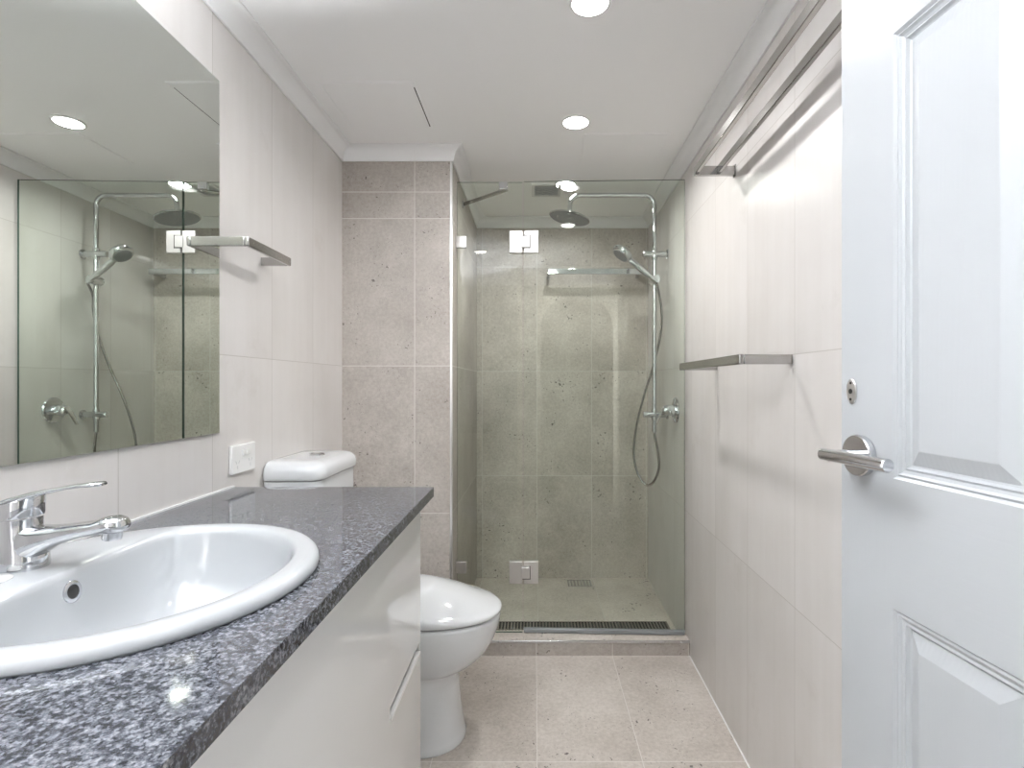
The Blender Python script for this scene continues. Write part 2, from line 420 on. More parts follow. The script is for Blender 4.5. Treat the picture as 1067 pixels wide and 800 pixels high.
# ---------------------------------------------------------------- shower kerb, floor drain
t = thing('shower_kerb', (0.16, 2.38, 0), 'low tiled kerb with a bright metal edge under the shower glass', 'shower kerb')
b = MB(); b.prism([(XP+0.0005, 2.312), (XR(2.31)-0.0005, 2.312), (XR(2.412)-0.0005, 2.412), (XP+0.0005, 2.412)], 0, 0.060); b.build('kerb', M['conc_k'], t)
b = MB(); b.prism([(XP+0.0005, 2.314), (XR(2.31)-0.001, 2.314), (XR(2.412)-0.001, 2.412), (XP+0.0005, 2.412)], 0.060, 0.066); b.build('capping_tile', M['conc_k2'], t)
b = MB(); b.box(XP+0.001, XR(2.31)-0.001, 2.308, 2.3145, 0.056, 0.0675); b.build('metal_edge', M['chrome'], t, bevel=0.0015)
t = thing('linear_drain', (0.15, 2.55, 0), 'long slotted linear floor drain just inside the shower glass', 'drain')
b = MB(); b.box(XP+0.005, 0.652, 2.425, 2.435, 0.0002, 0.006); b.box(XP+0.005, 0.652, 2.628, 2.636, 0.0002, 0.006)
b.box(XP+0.005, XP+0.012, 2.435, 2.628, 0.0002, 0.006); b.box(0.645, 0.652, 2.435, 2.628, 0.0002, 0.006)
b.box(XP+0.012, 0.645, 2.55, 2.556, 0.0002, 0.006); b.build('frame', M['steel'], t)
b = MB(); x = XP+0.018
while x < 0.643:
    b.box(x, x+0.007, 2.435, 2.628, 0.0022, 0.0055); x += 0.0155
b.build('grate', M['steel'], t)
b = MB(); b.box(XP+0.012, 0.645, 2.435, 2.628, 0.0002, 0.0018); b.build('channel', M['dark'], t)
t = thing('floor_waste', (0.26, 3.17, 0), 'small square floor waste at the foot of the shower back wall', 'drain')
b = MB(); b.box(0.195, 0.205, 3.10, 3.20, 0.0003, 0.004); b.box(0.325, 0.335, 3.10, 3.20, 0.0003, 0.004); b.box(0.205, 0.325, 3.10, 3.106, 0.0003, 0.004); b.box(0.205, 0.325, 3.194, 3.20, 0.0003, 0.004)
for k in range(6): b.box(0.213+k*0.019, 0.223+k*0.019, 3.106, 3.194, 0.0003, 0.0035)
b.build('grate', M['chrome'], t)

# ---------------------------------------------------------------- shower glass
def pane(x0, x1, y0, z0, z1, th=0.009):
    b = MB(); b.box(x0, x1, y0, y0+th, z0, z1)
    # big faces glass, rim faces edge material
    b.m = [1]*6
    b.m[2] = 0; b.m[3] = 0
    return b
YG, ZG0, ZG1 = 2.385, 0.0675, CAMZ+0.904
sx = thing('fixed_glass_panel', (-0.2, YG, ZG0), 'narrow fixed shower glass panel beside the nib wall', 'shower screen')
pane(-0.347, -0.054, YG, ZG0, ZG1).build('glass_pane', [M['glass'], M['glass_edge']], sx)
for z in (1.815, 0.36):
    b = MB(); b.box(-0.3515, -0.305, YG-0.008, YG+0.017, z-0.026, z+0.026); b.build('wall_clamp', M['satin'], sx, bevel=0.002)
b = MB(); zt = ZG1-0.028
b.tube([(-0.125, YG+0.016, zt), (-0.35, 2.60, zt-0.0)], 0.0085, 14)
b.build('brace_arm', M['steel'], sx, smooth=40)
b = MB(); b.box(-0.160, -0.120, YG-0.005, YG+0.016, ZG1-0.032, ZG1+0.002); b.build('brace_clamp', M['chrome'], sx, bevel=0.002)
b = MB(); b.lathe([(0.0, 0), (0.018, 0), (0.018, 0.008), (0.0, 0.008)], frame((XP, 2.60, zt), (1, 0, 0)), 24); b.build('wall_flange', M['chrome'], sx, smooth=40)

sd = thing('glass_shower_door', (-0.05, YG, ZG0), 'wide frameless glass shower door beside the mixer wall', 'shower door')
th = -0.0335
RD = Matrix.Translation(Vector((-0.05, YG, 0))) @ Matrix.Rotation(th, 4, 'Z') @ Matrix.Translation(Vector((0.05, -YG, 0)))
def xf(mb): mb.v = [tuple(RD @ Vector(p)) for p in mb.v]; return mb
xf(pane(-0.049, 0.666, YG, ZG0+0.012, ZG1+0.003)).build('glass_pane', [M['glass'], M['glass_edge']], sd)
b = MB(); b.box(-0.049, 0.666, YG-0.006, YG+0.015, ZG0+0.0005, ZG0+0.020); xf(b).build('bottom_seal', M['grey'], sd, bevel=0.004)
for z in (1.815, 0.338):
    b = MB()
    b.box(-0.113, -0.054, YG-0.009, YG+0.018, z-0.05, z+0.05)
    b.box(0.006-0.054, 0.017, YG-0.009, YG+0.018, z-0.05, z+0.05)
    h = b.build('hinge', M['satin'], sd, bevel=0.002)
    b = MB(); b.box(-0.060, -0.022, YG-0.012, YG+0.02, z-0.026, z+0.026); b.build('knuckle', M['satin'], h, bevel=0.002)
    b = MB(); b.box(-0.0215, -0.0185, YG-0.0105, YG-0.0085, z-0.03, z+0.03); b.box(-0.054, -0.0215, YG-0.0105, YG-0.0085, z+0.0265, z+0.029); b.box(-0.054, -0.0215, YG-0.0105, YG-0.0085, z-0.029, z-0.0265)
    b.build('hinge_gap', M['dark'], h)

# ---------------------------------------------------------------- shower fittings
YS = 2.72
sr = thing('rain_shower_set', (0.612, YS, 0.93), 'chrome rain shower with round overhead rose on a tall riser pipe', 'shower')
ZT = CAMZ+0.965; px, hx = 0.612, 0.178
R_ = 0.055
path = [(px, YS, 0.935), (px, YS, ZT-R_)]
path += [(px-R_*(1-math.cos(a)), YS, ZT-R_+R_*math.sin(a)) for a in [PI/2*k/8 for k in range(1, 9)]]
path += [(hx+R_, YS-0.03, ZT-0.012)]
path += [(hx+R_-R_*math.sin(a), YS-0.032, ZT-0.012-R_*(1-math.cos(a))) for a in [PI/2*k/8 for k in range(1, 9)]]
path += [(hx, YS-0.032, 2.045)]
b = MB(); b.tube(path, 0.0115, 18); b.build('riser_pipe', M['chrome'], sr, smooth=40)
nh = Vector((-math.sin(math.radians(12)), 0, -math.cos(math.radians(12))))
hc = Vector((hx-0.002, YS-0.032, 2.017))
b = MB(); b.lathe([(0.0, -0.006), (0.100, -0.004), (0.104, -0.001), (0.104, 0.004), (0.06, 0.007), (0.02, 0.012), (0.016, 0.03), (0.0, 0.032)], frame(hc, -nh), 48)
rh = b.build('rain_head', M['chrome'], sr, smooth=35)
b = MB(); b.lathe([(0.0, -0.0075), (0.097, -0.0062), (0.099, -0.004), (0.0, -0.004)], frame(hc, -nh), 48); b.build('spray_plate', simple('grey_spray_plate', (0.26, 0.27, 0.28), 0.35, 0.5), rh, smooth=35)
b = MB()
for r_, n_ in ((0.025, 8), (0.045, 14), (0.065, 20), (0.085, 26)):
    for k in range(n_):
        a = 2*PI*k/n_
        Mx = frame(hc, -nh) @ Matrix.Translation(Vector((r_*math.cos(a), r_*math.sin(a), -0.0075)))
        b.lathe([(0.002, -0.001), (0.0025, 0.003)], Mx, 6)
b.build('nozzles', M['grey'], rh)
for z, nm in ((1.843, 'upper'), (1.024, 'lower')):
    xw = XR(YS)
    b = MB(); b.lathe([(0.0, 0), (0.024, 0), (0.024, 0.006), (0.0155, 0.009), (0.0155, 0.125), (0.013, 0.128), (0.0, 0.128)], frame((xw, YS, z), (-1, 0, 0)), 28)
    b.build('wall_bracket', M['chrome'], sr, smooth=35)
    b = MB(); b.lathe([(0.0, -0.03), (0.0135, -0.03), (0.0155, -0.02), (0.0155, 0.02), (0.0135, 0.03), (0.0, 0.03)], frame((px, YS, z), (0, 0, 1)), 24)
    b.build('pipe_collar', M['chrome'], sr, smooth=35)
ZH = 1.708
b = MB(); b.lathe([(0.0, -0.032), (0.022, -0.032), (0.0235, -0.028), (0.0235, 0.028), (0.022, 0.032), (0.0, 0.032)], frame((px, YS-0.004, ZH), (0, 1, 0)), 32)
b.build('slider', M['chrome'], sr, smooth=35)

hs = thing('hand_shower', (0.60, YS-0.05, ZH), 'chrome hand shower held in the slider with a looping hose', 'hand shower')
h0 = Vector((0.612, YS-0.05, ZH-0.018)); h1 = Vector((0.478, YS-0.055, ZH+0.092))
d = (h1-h0)
b = MB(); b.tube([h0, h0+d*0.25, h0+d*0.6, h0+d*0.9, h1+d*0.04], [0.0115, 0.0145, 0.0165, 0.0155, 0.012], 18)
b.build('handle', M['chrome'], hs, smooth=40)
hcen = Vector((0.440, YS-0.057, 1.834))
fn = Vector((-0.62, -0.12, -0.78)).normalized()
b = MB(); b.lathe([(0.0, -0.019), (0.046, -0.018), (0.053, -0.011), (0.055, 0.0), (0.049, 0.012), (0.032, 0.022), (0.0, 0.026)], frame(hcen, -fn), 40)
hh = b.build('spray_head', M['chrome'], hs, smooth=35)
b = MB(); b.lathe([(0.0, -0.0205), (0.039, -0.0205), (0.041, -0.0185), (0.0, -0.0185)], frame(hcen, -fn), 32)
b.build('spray_face', M['grey'], hh, smooth=35)
b = MB(); b.tube([h1-d*0.03, hcen+fn*-0.004], [0.012, 0.020], 16); b.build('neck', M['chrome'], hs, smooth=40)
def P2(x, y, Y): return ((x-557)/F*Y, Y, CAMZ+(400-y)/F*Y)
hp = [h0+Vector((0.002, 0, -0.004))] + [Vector(P2(*q)) for q in ((687, 308, 2.735), (689.5, 325, 2.76), (688, 350, 2.79), (680, 384, 2.83), (671, 412, 2.86), (663, 445, 2.89), (660.5, 472, 2.90), (664, 492, 2.88), (673, 505, 2.85), (681, 502, 2.80), (686.5, 488, 2.76), (685.5, 470, 2.735), (682.5, 455, YS))] + [Vector((px, YS, 0.934))]
b = MB(); b.tube(catmull(hp, 7), 0.0062, 10); b.build('hose', M['steel'], hs, smooth=40)

mx_ = thing('shower_mixer', (XR(2.55), 2.55, 1.055), 'round chrome shower mixer with a drooping lever on the tiled wall', 'mixer tap')
mc = Vector((XR(2.55)-0.0003, 2.55, 1.055))
b = MB(); b.lathe([(0.0, 0), (0.060, 0), (0.062, 0.003), (0.058, 0.008), (0.030, 0.012), (0.0, 0.012)], frame(mc, (-1, 0, 0)), 40); b.build('cover_plate', M['chrome'], mx_, smooth=35)
b = MB(); b.lathe([(0.0, 0.011), (0.026, 0.011), (0.026, 0.045), (0.023, 0.058), (0.016, 0.066), (0.0, 0.068)], frame(mc, (-1, 0, 0)), 32); b.build('body', M['chrome'], mx_, smooth=35)
b = MB()
lv = [mc+Vector((-0.056, 0, 0.016)), mc+Vector((-0.066, 0.012, 0.0)), mc+Vector((-0.072, 0.026, -0.03)), mc+Vector((-0.078, 0.040, -0.066))]
rings = []
for p, wd in zip(catmull(lv, 4), [0.024-0.013*k/12 for k in range(13)]):
    rings.append([(p.x+0.005*math.sin(a), p.y+wd*math.cos(a), p.z+0.006*math.sin(a)) for a in [2*PI*k/14 for k in range(14)]])
b.loft(rings); b.build('lever', M['chrome'], mx_, smooth=50)
b = MB(); b.lathe([(0.0, 0), (0.007, 0), (0.007, 0.035), (0.0, 0.036)], frame(mc+Vector((-0.03, -0.024, -0.012)), (0, -1, 0)), 16); b.build('diverter_knob', M['chrome'], mx_, smooth=35)

def u_rail(name, wall_pts, proj, height, thick, label, cat, mat, flip=1):
    """flat bar held off the wall on two flat arms; wall_pts = two points on the wall, proj = vector off the wall"""
    a, c = Vector(wall_pts[0]), Vector(wall_pts[1]); pv = Vector(proj); al = (c-a).normalized(); n = pv.normalized(); up = Vector((0, 0, 1))
    t = thing(name, tuple(a), label, cat)
    def obox(p, q, wdir, w_, h_):
        p, q = Vector(p), Vector(q); mb = MB(); dd = (q-p); L = dd.length; dd.normalize()
        Mx = Matrix((dd, Vector(wdir).normalized(), up)).transposed().to_4x4(); Mx = Matrix.Translation(p) @ Mx
        mb.box(0, L, -w_/2, w_/2, -h_/2, h_/2, 0, Mx); return mb
    obox(a+pv-al*thick/2, c+pv+al*thick/2, n, thick, height).build('bar', mat, t, bevel=0.0035, bseg=3)
    for p in (a, c):
        obox(p-n*0.0, p+pv-n*thick*0.5, al, thick, height*0.96).build('arm', mat, t, bevel=0.0015)
    return t
u_rail('shower_rail_shelf', [(0.085, YB, 1.838), (0.62, YB, 1.838)], (0, -0.125, 0), 0.034, 0.016, 'straight chrome rail on the back wall inside the shower', 'rail', M['chrome'])

# exhaust vent in the shower ceiling
t = thing('exhaust_vent', (0.06, 2.76, CEIL), 'small square ceiling exhaust vent inside the shower', 'vent')
b = MB(); z0, z1 = CEIL-0.006, CEIL-0.0003
for q in ((-0.015, 0.135, 2.675, 2.69), (-0.015, 0.135, 2.83, 2.845), (-0.015, 0.0, 2.69, 2.83), (0.12, 0.135, 2.69, 2.83)): b.box(*q, z0, z1)
b.build('frame', M['plastic'], t)
b = MB()
for k in range(12): b.box(0.002+k*0.01, 0.006+k*0.01, 2.69, 2.83, z0+0.001, z1)
for k in range(4): b.box(0.0, 0.12, 2.715+k*0.028, 2.718+k*0.028, z0+0.001, z1)
b.build('grille', M['grille'], t)
b = MB(); b.box(0.0, 0.12, 2.69, 2.83, CEIL-0.0015, CEIL-0.0002); b.build('duct', M['grey'], t)

# ---------------------------------------------------------------- downlights
def downlight(x, y, label, k=1.0):
    t = thing('ceiling_downlight', (x, y, CEIL), label, 'ceiling light', 'round ceiling downlights')
    b = MB(); prof = [(0.0475, -0.0003), (0.055, -0.0003), (0.0555, -0.003), (0.053, -0.006), (0.0475, -0.006)]
    rings = [[(x+r*math.cos(a), y+r*math.sin(a), CEIL+h) for a in [2*PI*k/40 for k in range(40)]] for r, h in prof+[prof[0]]]
    b.loft(rings, False, False); b.build('trim_ring', M['plastic'], t, smooth=35)
    b = MB(); b.lathe([(0.0, -0.0055), (0.0475, -0.0055), (0.0475, -0.0025), (0.0, -0.0025)], Matrix.Translation(Vector((x, y, CEIL))), 40); b.build('lens', M['lamp'], t, smooth=35)
    l = area_light('downlight_lamp', (x, y, CEIL-0.0095), (0, 0, 0), 0.07, 0.07, LAMP_W*k, (1.0, 0.98, 0.965), 'DISK', math.radians(162))
    l.parent = t; l.matrix_parent_inverse = Matrix.Translation(-Vector(t.location))
    return t
downlight(0.158, 2.04, 'lit round downlight in the ceiling just outside the shower glass', 1.9)
downlight(0.146, 1.40, 'lit round downlight nearest the camera at the top edge of view', 0.6)
downlight(-0.41, 0.74, 'lit round downlight above the basin, seen only as a reflection in the narrow glass', 0.12)
downlight(0.155, 2.675, 'lit round downlight inside the shower above the rain head', 0.9)

# ---------------------------------------------------------------- mirror, outlet, left rail
b = MB(); b.box(XL+0.0005, XL+0.0065, 0.30, 1.375, 1.054, 1.962)
b.m = [1]*6; b.m[1] = 0
mo = b.build('wall_mirror', [M['mirror'], M['glass_edge']]); tag(mo, 'large frameless rectangular mirror on the wall above the basin', 'mirror')
mo['label'] = 'large frameless rectangular mirror on the wall above the basin'

t = thing('power_outlet', (XL, 1.487, 0.974), 'white double power outlet on the wall between mirror and cistern', 'power outlet')
b = MB(); b.box(XL+0.0003, XL+0.009, 1.427, 1.548, 0.935, 1.013); b.build('cover_plate', M['plastic'], t, bevel=0.002)
for yy in (1.482, 1.506):
    b = MB(); b.box(XL+0.009, XL+0.0135, yy-0.006, yy+0.006, 0.982, 0.998); b.build('switch', M['plastic'], t, bevel=0.0015)
for yy in (1.455, 1.520):
    b = MB()
    for dy, dz, an in ((-0.007, 0.004, 30), (0.007, 0.004, -30), (0.0, -0.010, 0)):
        Mx = Matrix.Translation(Vector((XL+0.0088, yy+dy, 0.962+dz))) @ Matrix.Rotation(math.radians(an), 4, 'X')
        b.box(0, 0.0006, -0.0011, 0.0011, -0.0045, 0.0045, 0, Mx)
    b.build('socket', M['grille'], t)

u_rail('hand_towel_rail', [(XL, 1.372, 1.547), (XL, 1.600, 1.547)], (0.081, 0, 0), 0.025, 0.012, 'short chrome towel rail on the left wall beside the mirror', 'towel rail', M['steel'])

# right wall rails
u_rail('towel_rail', [(XR(1.36)-0.0005, 1.36, 1.243), (XR(1.95)-0.0005, 1.95, 1.243)], (-0.13, 0, 0), 0.026, 0.013, 'single chrome towel rail on the right wall at waist height', 'towel rail', M['steel'])
t = thing('towel_rack', (0.66, 1.4, 1.885), 'long chrome double-bar towel rack high on the right wall', 'towel rack')
ZR = 1.888
def skew_bar(x, y0, y1, z0, z1, wd, name, mat):
    mb = MB(); o = lambda y: XR(y)-XR(1.76)
    mb.prism([(x+o(y0)-wd/2, y0), (x+o(y0)+wd/2, y0), (x+o(y1)+wd/2, y1), (x+o(y1)-wd/2, y1)], z0, z1)
    return mb.build(name, mat, t, bevel=0.002)
skew_bar(0.537, 0.925, 1.775, ZR-0.013, ZR+0.013, 0.014, 'bar', M['steel'])
skew_bar(0.609, 0.925, 1.757, ZR-0.013, ZR+0.013, 0.012, 'bar', M['steel'])
for yy in (1.765, 0.935):
    mb = MB(); o = XR(yy)-XR(1.76); mb.box(0.530+o, XR(yy)-0.0005, yy-0.007, yy+0.007, ZR-0.018, ZR+0.0125); br = mb.build('bracket', M['steel'], t, bevel=0.0015)
    mb = MB(); mb.box(XR(yy)-0.004, XR(yy)-0.0004, yy-0.011, yy+0.011, ZR-0.022, ZR+0.017); mb.build('wall_plate', M['steel'], br, bevel=0.001)

# ---------------------------------------------------------------- vanity
YE = 1.449
t = thing('vanity_cabinet', (-0.56, 0.85, 0), 'white gloss lacquer vanity cabinet under the granite top', 'cabinet')
b = MB(); b.box(XL+0.001, -0.324, 1.402, 1.420, 0.10, 0.873); b.box(XL+0.001, -0.324, 0.16, 0.178, 0.10, 0.873)
b.box(XL+0.001, -0.324, 0.178, 1.402, 0.10, 0.118); b.box(XL+0.001, XL+0.013, 0.178, 1.402, 0.118, 0.873)
b.box(XL+0.001, -0.36, 0.16, 1.41, 0.0, 0.10); b.build('body', M['lacquer'], t)
fx0, fx1 = -0.3235, -0.304
dz0, dz1, sy0, sy1, sz0, sz1 = 0.105, 0.871, 1.120, 1.404, 0.474, 0.498
b = MB()
b.box(fx0, fx1, 0.466, 1.420, dz0, sz0); b.box(fx0, fx1, 0.466, 1.420, sz1, dz1); b.box(fx0, fx1, 0.466, sy0, sz0, sz1); b.box(fx0, fx1, sy1, 1.420, sz0, sz1)
dr = b.build('door', M['lacquer'], t)
b = MB(); b.add([(fx0+0.001, sy0, sz0), (fx1+0.0035, sy0, sz0+0.003), (fx1+0.0035, sy1, sz0+0.003), (fx0+0.001, sy1, sz0), (fx0+0.001, sy0, sz0-0.002), (fx1+0.0035, sy0, sz0-0.003), (fx1+0.0035, sy1, sz0-0.003), (fx0+0.001, sy1, sz0-0.002)],
      [(0,1,2,3), (7,6,5,4), (0,4,5,1), (1,5,6,2), (2,6,7,3), (3,7,4,0)]); b.build('finger_pull', M['plastic'], dr)
b = MB(); b.box(fx0+0.0005, fx0+0.002, sy0+0.0002, sy1-0.0002, sz0+0.0005, sz1-0.0005); b.box(fx0+0.002, fx1-0.001, sy0+0.0002, sy1-0.0002, sz1-0.002, sz1-0.0004); b.build('pull_recess', M['dark'], dr)
b = MB(); b.box(fx0, fx1, 0.165, 0.4635, dz0, dz1); b.build('door', M['lacquer'], t)

t = thing('granite_worktop', (-0.55, 0.8, 0.875), 'polished blue-black granite worktop around the basin', 'worktop')
# slab with a hole under the basin: ring of quads from the cut-out to the rectangle
gx0, gx1, gy0, gy1, gz0, gz1 = XL+0.0005, -0.274, 0.15, YE, 0.8745, 0.900
bcx, bcy, bax, bay = -0.567, 0.75, 0.243, 0.253
def slab():
    n = 96; mb = MB()
    def rect_pt(a):
        dx, dy = math.cos(a), math.sin(a); k = 1e9
        if dx > 1e-9: k = min(k, (gx1-bcx)/dx)
        if dx < -1e-9: k = min(k, (gx0-bcx)/dx)
        if dy > 1e-9: k = min(k, (gy1-bcy)/dy)
        if dy < -1e-9: k = min(k, (gy0-bcy)/dy)
        return (bcx+dx*k, bcy+dy*k)
    A = sorted([2*PI*k/n for k in range(n)]+[math.atan2(y-bcy, x-bcx) % (2*PI) for x in (gx0, gx1) for y in (gy0, gy1)])
    inn = [(bcx+0.93*bax*math.cos(a), bcy+0.93*bay*math.sin(a)) for a in A]; out = [rect_pt(a) for a in A]
    rings = [[(x, y, gz1) for x, y in inn], [(x, y, gz1) for x, y in out], [(x, y, gz0) for x, y in out], [(x, y, gz0) for x, y in inn], [(x, y, gz1) for x, y in inn]]
    mb.loft(rings, False, False); return mb
slab().build('slab', M['granite'], t)
b = MB(); b.box(XL+0.0003, XL+0.005, gy0, YE, gz1, gz1+0.004); b.build('sealant_line', M['seal'], t)

# ---------------------------------------------------------------- basin
ba = thing('wash_basin', (bcx, bcy, 0.90), 'white oval drop-in ceramic basin set in the granite', 'basin')
def basin():
    n = 120; mb = MB(); ccx, ccy = -0.515, 0.750
    def outer(a, s): return (bcx+bax*s*math.cos(a), bcy+bay*s*math.sin(a))
    def smin(a_, b_, k):
        h = max(k-abs(a_-b_), 0)/k; return min(a_, b_)-h*h*k*0.25
    def inner(a):
        # ray from (ccx, ccy) at angle a to the inset ellipse; flattened on the tap side
        dx, dy = math.cos(a), math.sin(a); ex, ey = 0.206, 0.219; ox, oy = ccx-bcx, ccy-bcy
        A_ = (dx/ex)**2+(dy/ey)**2; B_ = 2*(ox*dx/ex**2+oy*dy/ey**2); C_ = (ox/ex)**2+(oy/ey)**2-1
        k = (-B_+math.sqrt(B_*B_-4*A_*C_))/(2*A_)
        if dx < -0.05: k = smin(k, 0.137/-dx, 0.05)
        return k
    A = [2*PI*k/n for k in range(n)]
    rings = []
    for s, z in ((0.955, 0.8995), (0.996, 0.9003), (1.004, 0.904), (1.004, 0.9085), (0.998, 0.913), (0.985, 0.9175), (0.965, 0.9200), (0.945, 0.9208)):
        rings.append([(*outer(a, s), z) for a in A])
    # blend ring outlines to the bowl opening (outer angle matched about bowl centre)
    def outer_about(a, s):
        dx, dy = math.cos(a), math.sin(a); ex, ey = bax*s, bay*s; ox, oy = ccx-bcx, ccy-bcy
        A_ = (dx/ex)**2+(dy/ey)**2; B_ = 2*(ox*dx/ex**2+oy*dy/ey**2); C_ = (ox/ex)**2+(oy/ey)**2-1
        k = (-B_+math.sqrt(B_*B_-4*A_*C_))/(2*A_); return k
    rings2 = []
    for s, z in ((0.955, 0.8995), (0.996, 0.9003), (1.004, 0.904), (1.004, 0.9085), (0.998, 0.913), (0.985, 0.9175), (0.965, 0.9200), (0.94, 0.9206)):
        rings2.append([(ccx+math.cos(a)*outer_about(a, s), ccy+math.sin(a)*outer_about(a, s), z) for a in A])
    for s, z in ((1.035, 0.9195), (1.012, 0.9180), (0.994, 0.9145), (0.982, 0.909), (0.972, 0.900), (0.955, 0.885), (0.93, 0.865), (0.89, 0.842), (0.82, 0.818), (0.70, 0.797), (0.52, 0.783), (0.32, 0.777), (0.13, 0.775)):
        t_ = max(0, (0.972-s)/0.85)
        rings2.append([(ccx+math.cos(a)*inner(a)*s, ccy+math.sin(a)*inner(a)*s, z) for a in A])
    mb.loft(rings2, False, False)
    # underside of the bowl
    und = [[(ccx+math.cos(a)*(inner(a)*s+0.006), ccy+math.sin(a)*(inner(a)*s+0.006), z) for a in A] for s, z in ((0.10, 0.767), (0.52, 0.775), (0.82, 0.810), (0.93, 0.860), (0.955, 0.896))]
    mb.loft(und, False, False)
    return mb
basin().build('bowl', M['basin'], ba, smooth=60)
b = MB(); b.lathe([(0.0, 0.0), (0.030, 0.0), (0.031, 0.004), (0.024, 0.0065), (0.0, 0.008)], Matrix.Translation(Vector((-0.515, 0.75, 0.7745))), 32)
b.build('plug', M['chrome'], ba, smooth=35)
# overflow: ring and dark hole on the tap-side wall of the bowl
oc = Vector((-0.6472, 0.745, 0.8895)); on = Vector((1, 0, 0.155)).normalized()
b = MB(); Mx = frame(oc, on); prof = [(0.0098, 0.000), (0.0098, 0.0022), (0.0135, 0.0024), (0.0152, 0.0012), (0.0152, -0.003)]
rings = [[Mx @ Vector((r*math.cos(a), r*math.sin(a), h)) for a in [2*PI*k/32 for k in range(32)]] for r, h in prof]
b.loft(rings, False, False); orr = b.build('overflow_ring', M['chrome'], ba, smooth=50)
b = MB(); b.lathe([(0.0, 0.0014), (0.0100, 0.0014), (0.0100, -0.002), (0.0, -0.002)], Mx, 24); b.build('overflow_hole', M['dark'], orr, smooth=35)

b = MB(); b.lathe([(0.0, 0), (0.018, 0), (0.0185, 0.002), (0.015, 0.0045), (0.0, 0.0055)], Matrix.Translation(Vector((-0.716, 0.706, 0.9193))), 32)
tag(b.build('tap_hole_cover', M['plastic'], smooth=35), 'white round cap lying on the basin ledge beside the tap', 'tap hole cover')

# ---------------------------------------------------------------- basin mixer tap (built along +x)
TX, TY = -0.727, 0.757
tp = thing('basin_mixer_tap', (TX, TY, 0.919), 'chrome single-lever mixer tap on the basin ledge', 'tap')
def sec(cx, cz, wy, hz, nseg=20, tilt=0.0, e=2.6):
    out = []
    for k in range(nseg):
        a = 2*PI*k/nseg; c, s = math.cos(a), math.sin(a)
        yy = wy*math.copysign(abs(c)**(2/e), c); zz = hz*math.copysign(abs(s)**(2/e), s)
        out.append((cx-zz*math.sin(tilt), TY+yy, cz+zz*math.cos(tilt)))
    return out
# base and column
b = MB()
def hsec(cx, rx, ry, z, n=28, tilt=0.0):
    return [(cx+rx*math.cos(a), TY+ry*math.sin(a), z+tilt*math.cos(a)*rx) for a in [2*PI*k/n for k in range(n)]]
b.loft([hsec(TX+.001, .0300, .0275, .9195), hsec(TX+.001, .0305, .028, .924), hsec(TX+.001, .0295, .0265, .936), hsec(TX-.001, .0275, .025, .955), hsec(TX-.003, .0250, .024, .975), hsec(TX-.003, .0250, .024, .990, tilt=.05)])
b.build('body', M['chrome'], tp, smooth=50)
b = MB()
# spout: deep at the root, slim at the tip, rising slightly
rings = []
for q in ((-0.012, 0.956, .020, .028, .0), (0.012, 0.955, .0235, .0265, .0), (0.024, 0.958, .0225, .022, .0), (0.038, 0.9625, .0205, .0170, 0), (0.058, 0.9675, .0185, .0128, 0), (0.085, 0.9735, .017, .0100, 0), (0.108, 0.977, .0165, .0100, 0), (0.120, 0.980, .0180, .0120, 0), (0.134, 0.981, .0175, .0125, 0), (0.142, 0.981, .0145, .0105, 0), (0.1465, 0.981, .009, .0065, 0)):
    rings.append(sec(TX+q[0], q[1], q[2], q[3], 24, 0.12))
b.loft(rings); b.build('spout', M['chrome'], tp, smooth=50)
b = MB(); b.lathe([(0.0, 0), (0.0115, 0), (0.0125, 0.003), (0.0125, 0.018), (0.0, 0.018)], frame((TX+0.126, TY, 0.960), (0.1, 0, 1)), 24); b.build('aerator', M['chrome'], tp, smooth=35)
b = MB()
b.loft([hsec(TX-.003, .0262, .0252, .9925, tilt=.05), hsec(TX-.003, .0270, .0258, .996, tilt=.05), hsec(TX-.003, .0272, .026, 1.006, tilt=.15), hsec(TX-.002, .0262, .025, 1.0145, tilt=.22), hsec(TX+.000, .0215, .0205, 1.0185, tilt=.25), hsec(TX+.002, .010, .010, 1.020, tilt=.25)])
hd = b.build('head', M['chrome'], tp, smooth=40)
b = MB(); rings = []
for q in ((-0.029, 1.0095, .0200, .0025, .2), (-0.022, 1.0125, .0235, .004, .2), (0.0, 1.0185, .0235, .0050, .24), (0.020, 1.0240, .0210, .0048, .24), (0.042, 1.0290, .0165, .0036, .2), (0.066, 1.0335, .0125, .0030, .15), (0.088, 1.0365, .0110, .0030, .10), (0.104, 1.0378, .0112, .0034, .05), (0.112, 1.0382, .0095, .0034, .0), (0.1155, 1.0383, .0055, .0020, .0)):
    rings.append(sec(TX+q[0], q[1], q[2], q[3], 20, q[4]))
b.loft(rings); b.build('lever', M['chrome'], tp, smooth=50)

# ---------------------------------------------------------------- toilet
to = thing('toilet', (-0.45, 1.80, 0), 'white close-coupled toilet between the vanity and the shower', 'toilet')
TYc = 1.805
def dsec(xf_, hw_, z, xb=-0.80, af=None, n=24, e=2.25):
    """outline: straight back at xb, superelliptic nose ending at xf_"""
    af = af or hw_*1.25; xc = xf_-af; pts = []
    for k in range(n+1):
        a = -PI/2+PI*k/n; c, s = math.cos(a), math.sin(a)
        pts.append((xc+af*abs(c)**(2/e), TYc+hw_*math.copysign(abs(s)**(2/e), s), z))
    # sides back to xb
    pts.append((xb+0.02, TYc+hw_*0.98, z)); pts.append((xb, TYc+hw_*0.90, z)); pts.append((xb, TYc-hw_*0.90, z)); pts.append((xb+0.02, TYc-hw_*0.98, z))
    def lift(x, zz): return zz + min(1, max(0, (zz-.205)/.012))*(0.011+0.010*min(1, max(0, (.36-zz)/.12)))*max(0, (-.125-x)/.24)
    return [(x, y, lift(x, zz)) for x, y, zz in pts]
b = MB()
